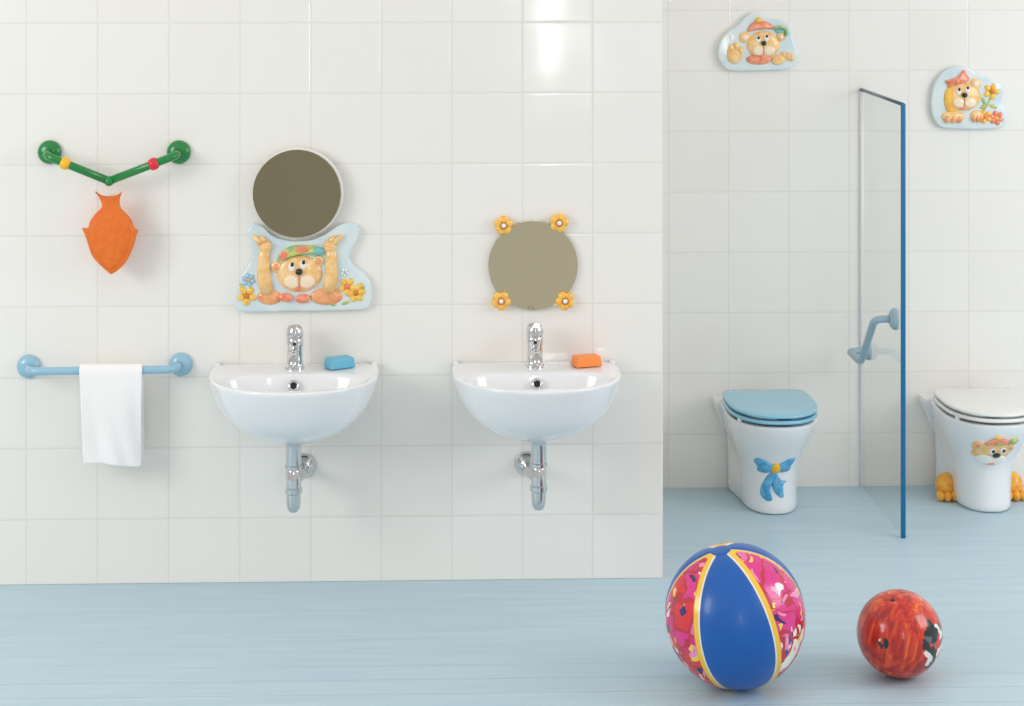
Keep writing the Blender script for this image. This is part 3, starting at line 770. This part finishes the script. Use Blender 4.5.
# grab rail on the glass
def on_glass(px, py, off=0):
    """point on the plane x = GX - off seen at px"""
    lo, hi = -.2, 1.2
    for _ in range(50):
        m_ = (lo + hi) / 2; y = BAY - m_; X = GX - off
        dxx = X * math.cos(YAW) - (y + D0) * math.sin(YAW); dyy = X * math.sin(YAW) + (y + D0) * math.cos(YAW)
        if SX + F * dxx / dyy < px: lo = m_
        else: hi = m_
    y = BAY - lo; return Vector((GX - off, y, at(px, py, y).z))
OG = .072
A = on_glass(896.5, 319, .004); Bp = on_glass(870, 351, .004)
root = empty('grab_rail', (A + Bp) / 2, 'light blue angled grab rail fixed to the glass partition', 'grab rail')
O = root.location
for c in (A, Bp): flange('flange', c - O, (-1, 0, 0), .034 if c is A else .03, M['grab'], root)
dep = (A.y + Bp.y) / 2 + .0
P1 = on_glass(861, 363, OG); P2 = Vector((GX - OG, Bp.y, Bp.z)); P1.z = Bp.z
P0 = Vector((GX - OG, A.y, A.z))
bm = bmesh.new(); tube(bm, [p - O for p in fillet([A - Vector((.01, 0, 0)), P0, P1, P2, Bp - Vector((.01, 0, 0))], .035, 8)], .0115, 16); link('tube', bm, M['grab'], root)

# ------------------------------------------------------------------ balls
def ball_frame(px, py, rpx):
    r = (CZ) / ((py - YH) / rpx + 1)
    # camera-space depth, then world
    d = F * r / rpx; a_ = (px - SX) / F
    x = (a_ * math.cos(YAW) + math.sin(YAW)) * d; y = -D0 + (-a_ * math.sin(YAW) + math.cos(YAW)) * d
    return Vector((x, y, r)), r
c, r = ball_frame(735, 615.5, 70.5)
# vivid print for three panels
def print_mat(name):
    m = bpy.data.materials.new(name); m.use_nodes = True; nt = m.node_tree; L = nt.links; b = nt.nodes['Principled BSDF']
    uv = N(nt, 'ShaderNodeUVMap'); sp = N(nt, 'ShaderNodeSeparateXYZ'); L.new(uv.outputs[0], sp.inputs[0])
    tc = N(nt, 'ShaderNodeTexCoord')
    nz = N(nt, 'ShaderNodeTexNoise'); nz.inputs['Scale'].default_value = 9; L.new(tc.outputs['Object'], nz.inputs['Vector'])
    mixv = N(nt, 'ShaderNodeMix', _data_type='VECTOR'); mixv.inputs['Factor'].default_value = .12
    L.new(tc.outputs['Object'], mixv.inputs[4]); L.new(nz.outputs['Color'], mixv.inputs[5])
    def ramp(cols, src):
        r_ = N(nt, 'ShaderNodeValToRGB'); r_.color_ramp.interpolation = 'CONSTANT'; e = r_.color_ramp.elements
        for i, (p_, c_) in enumerate(cols):
            if i < 2: e[i].position = p_; e[i].color = lin(c_)
            else: q_ = e.new(p_); q_.color = lin(c_)
        L.new(src, r_.inputs['Fac']); return r_
    v1 = N(nt, 'ShaderNodeTexVoronoi'); v1.inputs['Scale'].default_value = 17; L.new(mixv.outputs[1], v1.inputs['Vector'])
    s1 = N(nt, 'ShaderNodeSeparateColor'); L.new(v1.outputs['Color'], s1.inputs[0])
    pink = ramp([(0, (226, 48, 138)), (.36, (216, 40, 120)), (.5, (226, 50, 58)), (.66, (232, 78, 40)), (.78, (236, 110, 170)), (.88, (70, 60, 150)), (.95, (244, 190, 60))], s1.outputs[0])
    low = ramp([(0, (214, 40, 48)), (.25, (40, 60, 150)), (.42, (226, 60, 50)), (.56, (236, 180, 60)), (.68, (60, 90, 180)), (.78, (220, 50, 140)), (.92, (244, 240, 220))], s1.outputs[1])
    zz = N(nt, 'ShaderNodeMath', _operation='ADD'); L.new(sp.outputs[1], zz.inputs[0])
    sc_ = N(nt, 'ShaderNodeMath', _operation='MULTIPLY_ADD'); L.new(nz.outputs['Fac'], sc_.inputs[0]); sc_.inputs[1].default_value = .25; sc_.inputs[2].default_value = -.12; L.new(sc_.outputs[0], zz.inputs[1])
    gt = N(nt, 'ShaderNodeMath', _operation='GREATER_THAN'); gt.inputs[1].default_value = .46; L.new(zz.outputs[0], gt.inputs[0])
    m1 = N(nt, 'ShaderNodeMix', _data_type='RGBA'); L.new(gt.outputs[0], m1.inputs[0]); L.new(low.outputs[0], m1.inputs[6]); L.new(pink.outputs[0], m1.inputs[7])
    # fine drawn marks
    v2 = N(nt, 'ShaderNodeTexVoronoi'); v2.inputs['Scale'].default_value = 62; L.new(mixv.outputs[1], v2.inputs['Vector'])
    s2 = N(nt, 'ShaderNodeSeparateColor'); L.new(v2.outputs['Color'], s2.inputs[0])
    marks = ramp([(0, (40, 40, 110)), (.25, (250, 245, 235)), (.5, (250, 210, 90)), (.75, (240, 150, 190))], s2.outputs[1])
    g2 = N(nt, 'ShaderNodeMath', _operation='GREATER_THAN'); g2.inputs[1].default_value = .78; L.new(s2.outputs[0], g2.inputs[0])
    m2 = N(nt, 'ShaderNodeMix', _data_type='RGBA'); L.new(g2.outputs[0], m2.inputs[0]); L.new(m1.outputs[2], m2.inputs[6]); L.new(marks.outputs[0], m2.inputs[7])
    # dark cell outlines
    v3 = N(nt, 'ShaderNodeTexVoronoi', _feature='DISTANCE_TO_EDGE'); v3.inputs['Scale'].default_value = 17; L.new(mixv.outputs[1], v3.inputs['Vector'])
    g3 = N(nt, 'ShaderNodeMath', _operation='LESS_THAN'); g3.inputs[1].default_value = .05; L.new(v3.outputs['Distance'], g3.inputs[0])
    m3 = N(nt, 'ShaderNodeMix', _data_type='RGBA'); L.new(g3.outputs[0], m3.inputs[0]); L.new(m2.outputs[2], m3.inputs[6]); m3.inputs[7].default_value = lin((196, 40, 60))
    # border by distance to the seam: stored in u as metres
    yb = ramp([(0, (240, 236, 225)), (.04, (248, 200, 60)), (.17, (236, 130, 40)), (.19, (0, 0, 0))], sp.outputs[0])
    g4 = N(nt, 'ShaderNodeMath', _operation='LESS_THAN'); g4.inputs[1].default_value = .19; L.new(sp.outputs[0], g4.inputs[0])
    m4 = N(nt, 'ShaderNodeMix', _data_type='RGBA'); L.new(g4.outputs[0], m4.inputs[0]); L.new(m3.outputs[2], m4.inputs[6]); L.new(yb.outputs[0], m4.inputs[7])
    L.new(m4.outputs[2], b.inputs['Base Color']); b.inputs['Roughness'].default_value = .25; b.inputs['Coat Weight'].default_value = .3
    return m
M['print'] = print_mat('printed_vinyl'); M['vinyl'] = mat('blue_vinyl', (0, 90, 174), .32, coat=.1)
root = empty('beach_ball', (c.x, c.y, 0), 'large beach ball with blue and colourful pink printed panels on the floor', 'ball')
axis = Vector((-.22, -.10, .97)).normalized()
rot = axis.to_track_quat('Z', 'Y').to_matrix()
# centre the front blue panel on the viewer, turned slightly
view = (Vector((0, -D0, CZ)) - c).normalized(); loc_v = rot.transposed() @ view
phi0 = math.atan2(loc_v.y, loc_v.x) - math.radians(3)
for g in range(6):
    bm = bmesh.new(); uvl = bm.loops.layers.uv.new('UVMap'); nu, nv = 14, 36; G = []; UVS = {}
    for j in range(nv + 1):
        th = PI * (.035 + .93 * j / nv)
        row = []
        for i in range(nu + 1):
            u = i / nu; ph = phi0 + (g - .5 + u) * PI / 3
            seam = 1 - .012 * (abs(2 * u - 1) ** 8) + .004 * (1 - (2 * u - 1) ** 2)
            rr = r * .994 * seam
            p = rot @ Vector((math.sin(th) * math.cos(ph), math.sin(th) * math.sin(ph), math.cos(th))) * rr
            v = bm.verts.new((p.x, p.y, p.z + r)); row.append(v)
            dist = min(u, 1 - u) * PI / 3 * math.sin(th) * 1.9      # distance to the seam
            cap_d = min(th - .10, PI - .10 - th) * 1.2
            UVS[v] = (max(.001, min(dist, cap_d, .99)), 1 - th / PI)
        G.append(row)
    for A_, B2 in zip(G, G[1:]):
        for i in range(nu):
            f = bm.faces.new((A_[i], A_[i + 1], B2[i + 1], B2[i]))
            for lp in f.loops: lp[uvl].uv = UVS[lp.vert]
    o = link('printed_panel' if g % 2 else 'blue_panel', bm, M['print'] if g % 2 else M['vinyl'], root)
for s in (1, -1):
    bm = bmesh.new()
    q = rot @ Vector((0, 0, s)); lathe(bm, [(0, 1.003 * r), (.12 * r, .9955 * r), (.15 * r, .9885 * r), (.15 * r, .982 * r)], (0, 0, r), q, 32)
    link('end_cap', bm, M['vinyl'], root)

# small ball
c, r = ball_frame(899.5, 633.5, 42.5)
m = bpy.data.materials.new('red_printed_ball'); m.use_nodes = True; nt = m.node_tree; L = nt.links; b = nt.nodes['Principled BSDF']
tc = N(nt, 'ShaderNodeTexCoord'); mp = N(nt, 'ShaderNodeMapping'); mp.inputs['Rotation'].default_value = (0, math.radians(-28), 0); mp.inputs['Scale'].default_value = (20, 20, 2.6)
mp.vector_type = 'POINT'
rt = N(nt, 'ShaderNodeVectorRotate', _rotation_type='Y_AXIS'); rt.inputs['Angle'].default_value = math.radians(-14); L.new(tc.outputs['Object'], rt.inputs['Vector'])
ml = N(nt, 'ShaderNodeVectorMath', _operation='MULTIPLY'); ml.inputs[1].default_value = (26, 26, 2.4); L.new(rt.outputs[0], ml.inputs[0])
nz = N(nt, 'ShaderNodeTexNoise'); nz.inputs['Scale'].default_value = 2.2; nz.inputs['Detail'].default_value = 4; nz.inputs['Distortion'].default_value = .6; L.new(ml.outputs[0], nz.inputs['Vector'])
rp = N(nt, 'ShaderNodeValToRGB'); e = rp.color_ramp.elements; e[0].position = .36; e[0].color = lin((160, 24, 18)); e[1].position = .80; e[1].color = lin((250, 196, 60))
for p_, c_ in ((.47, (196, 40, 24)), (.57, (214, 62, 28)), (.66, (232, 100, 34))): q_ = e.new(p_); q_.color = lin(c_)
L.new(nz.outputs['Fac'], rp.inputs['Fac'])
# abstract black and white blotches on the right flank, a small one at the left
def region(cx, cy, cz, rad):
    vm = N(nt, 'ShaderNodeVectorMath', _operation='DISTANCE'); vm.inputs[1].default_value = (cx * r, cy * r, cz * r); L.new(tc.outputs['Object'], vm.inputs[0])
    nn_ = N(nt, 'ShaderNodeTexNoise'); nn_.inputs['Scale'].default_value = 26; L.new(tc.outputs['Object'], nn_.inputs['Vector'])
    a_ = N(nt, 'ShaderNodeMath', _operation='MULTIPLY_ADD'); L.new(nn_.outputs['Fac'], a_.inputs[0]); a_.inputs[1].default_value = .5 * rad * r; L.new(vm.outputs['Value'], a_.inputs[2])
    lt = N(nt, 'ShaderNodeMath', _operation='LESS_THAN'); lt.inputs[1].default_value = rad * r * 1.25; L.new(a_.outputs[0], lt.inputs[0]); return lt
vo = N(nt, 'ShaderNodeTexVoronoi'); vo.inputs['Scale'].default_value = 44; 
nd = N(nt, 'ShaderNodeTexNoise'); nd.inputs['Scale'].default_value = 20; L.new(tc.outputs['Object'], nd.inputs['Vector'])
mv = N(nt, 'ShaderNodeMix', _data_type='VECTOR'); mv.inputs['Factor'].default_value = .08; L.new(tc.outputs['Object'], mv.inputs[4]); L.new(nd.outputs['Color'], mv.inputs[5]); L.new(mv.outputs[1], vo.inputs['Vector'])
sc_ = N(nt, 'ShaderNodeSeparateColor'); L.new(vo.outputs['Color'], sc_.inputs[0])
bw_ = N(nt, 'ShaderNodeValToRGB'); bw_.color_ramp.interpolation = 'CONSTANT'; e = bw_.color_ramp.elements
e[0].position = 0; e[0].color = lin((30, 32, 34)); e[1].position = .34; e[1].color = lin((232, 232, 226))
for p_, c_ in ((.64, (214, 60, 30)), (.82, (90, 100, 100))): q_ = e.new(p_); q_.color = lin(c_)
L.new(sc_.outputs[0], bw_.inputs['Fac'])
cur = rp.outputs[0]
for (cx_, cy_, cz_, rad, src) in ((.64, -.74, .06, .42, bw_), (.84, -.50, -.10, .34, bw_), (.62, -.66, -.42, .26, bw_), (.50, -.74, .44, .15, bw_), (-.56, -.80, .06, .13, bw_)):
    g_ = region(cx_, cy_, cz_, rad); mm = N(nt, 'ShaderNodeMix', _data_type='RGBA'); L.new(g_.outputs[0], mm.inputs[0]); L.new(cur, mm.inputs[6]); L.new(src.outputs[0], mm.inputs[7]); cur = mm.outputs[2]
L.new(cur, b.inputs['Base Color']); b.inputs['Roughness'].default_value = .22; b.inputs['Coat Weight'].default_value = .4
bm = bmesh.new(); bmesh.ops.create_uvsphere(bm, u_segments=56, v_segments=32, radius=r)
o = link('play_ball', bm, m, loc=c)
tag(o, 'small glossy red and orange printed ball on the floor, right of the beach ball', 'ball')
bm = bmesh.new(); lathe(bm, [(.0, .0025), (.0025, .0022), (.0045, .0012), (.006, -.0005)], Vector((-.25, -.35, .90)).normalized() * r * .9985, (-.25, -.35, .90), 16); link('valve', bm, M['dark'], o)

# ------------------------------------------------------------------ light
def area(name, loc, target, w, h, power, col=(1, 1, 1)):
    d = bpy.data.lights.new(name, 'AREA'); d.shape = 'RECTANGLE'; d.size = w; d.size_y = h; d.energy = power; d.color = col
    o = bpy.data.objects.new(name, d); COL.objects.link(o); o.location = loc
    o.rotation_euler = (Vector(target) - Vector(loc)).to_track_quat('-Z', 'Y').to_euler(); return o
area('window_light_left', (-3.5, -2.7, 2.2), (-.9, 0, 1.0), 1.7, 1.7, 56, (.985, 1, .985))
area('window_light_right', (3.9, -1.6, 2.0), (2.0, .9, .8), 2.0, 1.7, 46, (.92, .955, 1))
area('lamp_strip', (.93, -7.5, 1.75), (.93, 0, 1.75), .14, 1.8, 16)
w = bpy.data.worlds.new('world'); scene.world = w; w.use_nodes = True; nt = w.node_tree; L = nt.links; bg = nt.nodes['Background']
tc = N(nt, 'ShaderNodeTexCoord'); sp = N(nt, 'ShaderNodeSeparateXYZ'); L.new(tc.outputs['Generated'], sp.inputs[0])
rz_ = N(nt, 'ShaderNodeMapRange', _interpolation_type='SMOOTHSTEP'); rz_.inputs['From Min'].default_value = .12; rz_.inputs['From Max'].default_value = .65
L.new(sp.outputs['Z'], rz_.inputs['Value'])
rx_ = N(nt, 'ShaderNodeMapRange'); rx_.inputs['From Min'].default_value = -.09; rx_.inputs['From Max'].default_value = .09; L.new(sp.outputs['X'], rx_.inputs['Value'])
mh = N(nt, 'ShaderNodeMix', _data_type='RGBA'); mh.inputs[6].default_value = (.57, .555, .54, 1); mh.inputs[7].default_value = (.63, .61, .595, 1); L.new(rx_.outputs[0], mh.inputs[0])
mz = N(nt, 'ShaderNodeMix', _data_type='RGBA'); L.new(rz_.outputs[0], mz.inputs[0]); L.new(mh.outputs[2], mz.inputs[6]); mz.inputs[7].default_value = (.80, .785, .775, 1)
L.new(mz.outputs[2], bg.inputs[0]); bg.inputs[1].default_value = 1.0
vs = scene.view_settings; vs.view_transform = 'Standard'; vs.look = 'None'; vs.exposure = .06; vs.gamma = 1; vs.use_curve_mapping = False
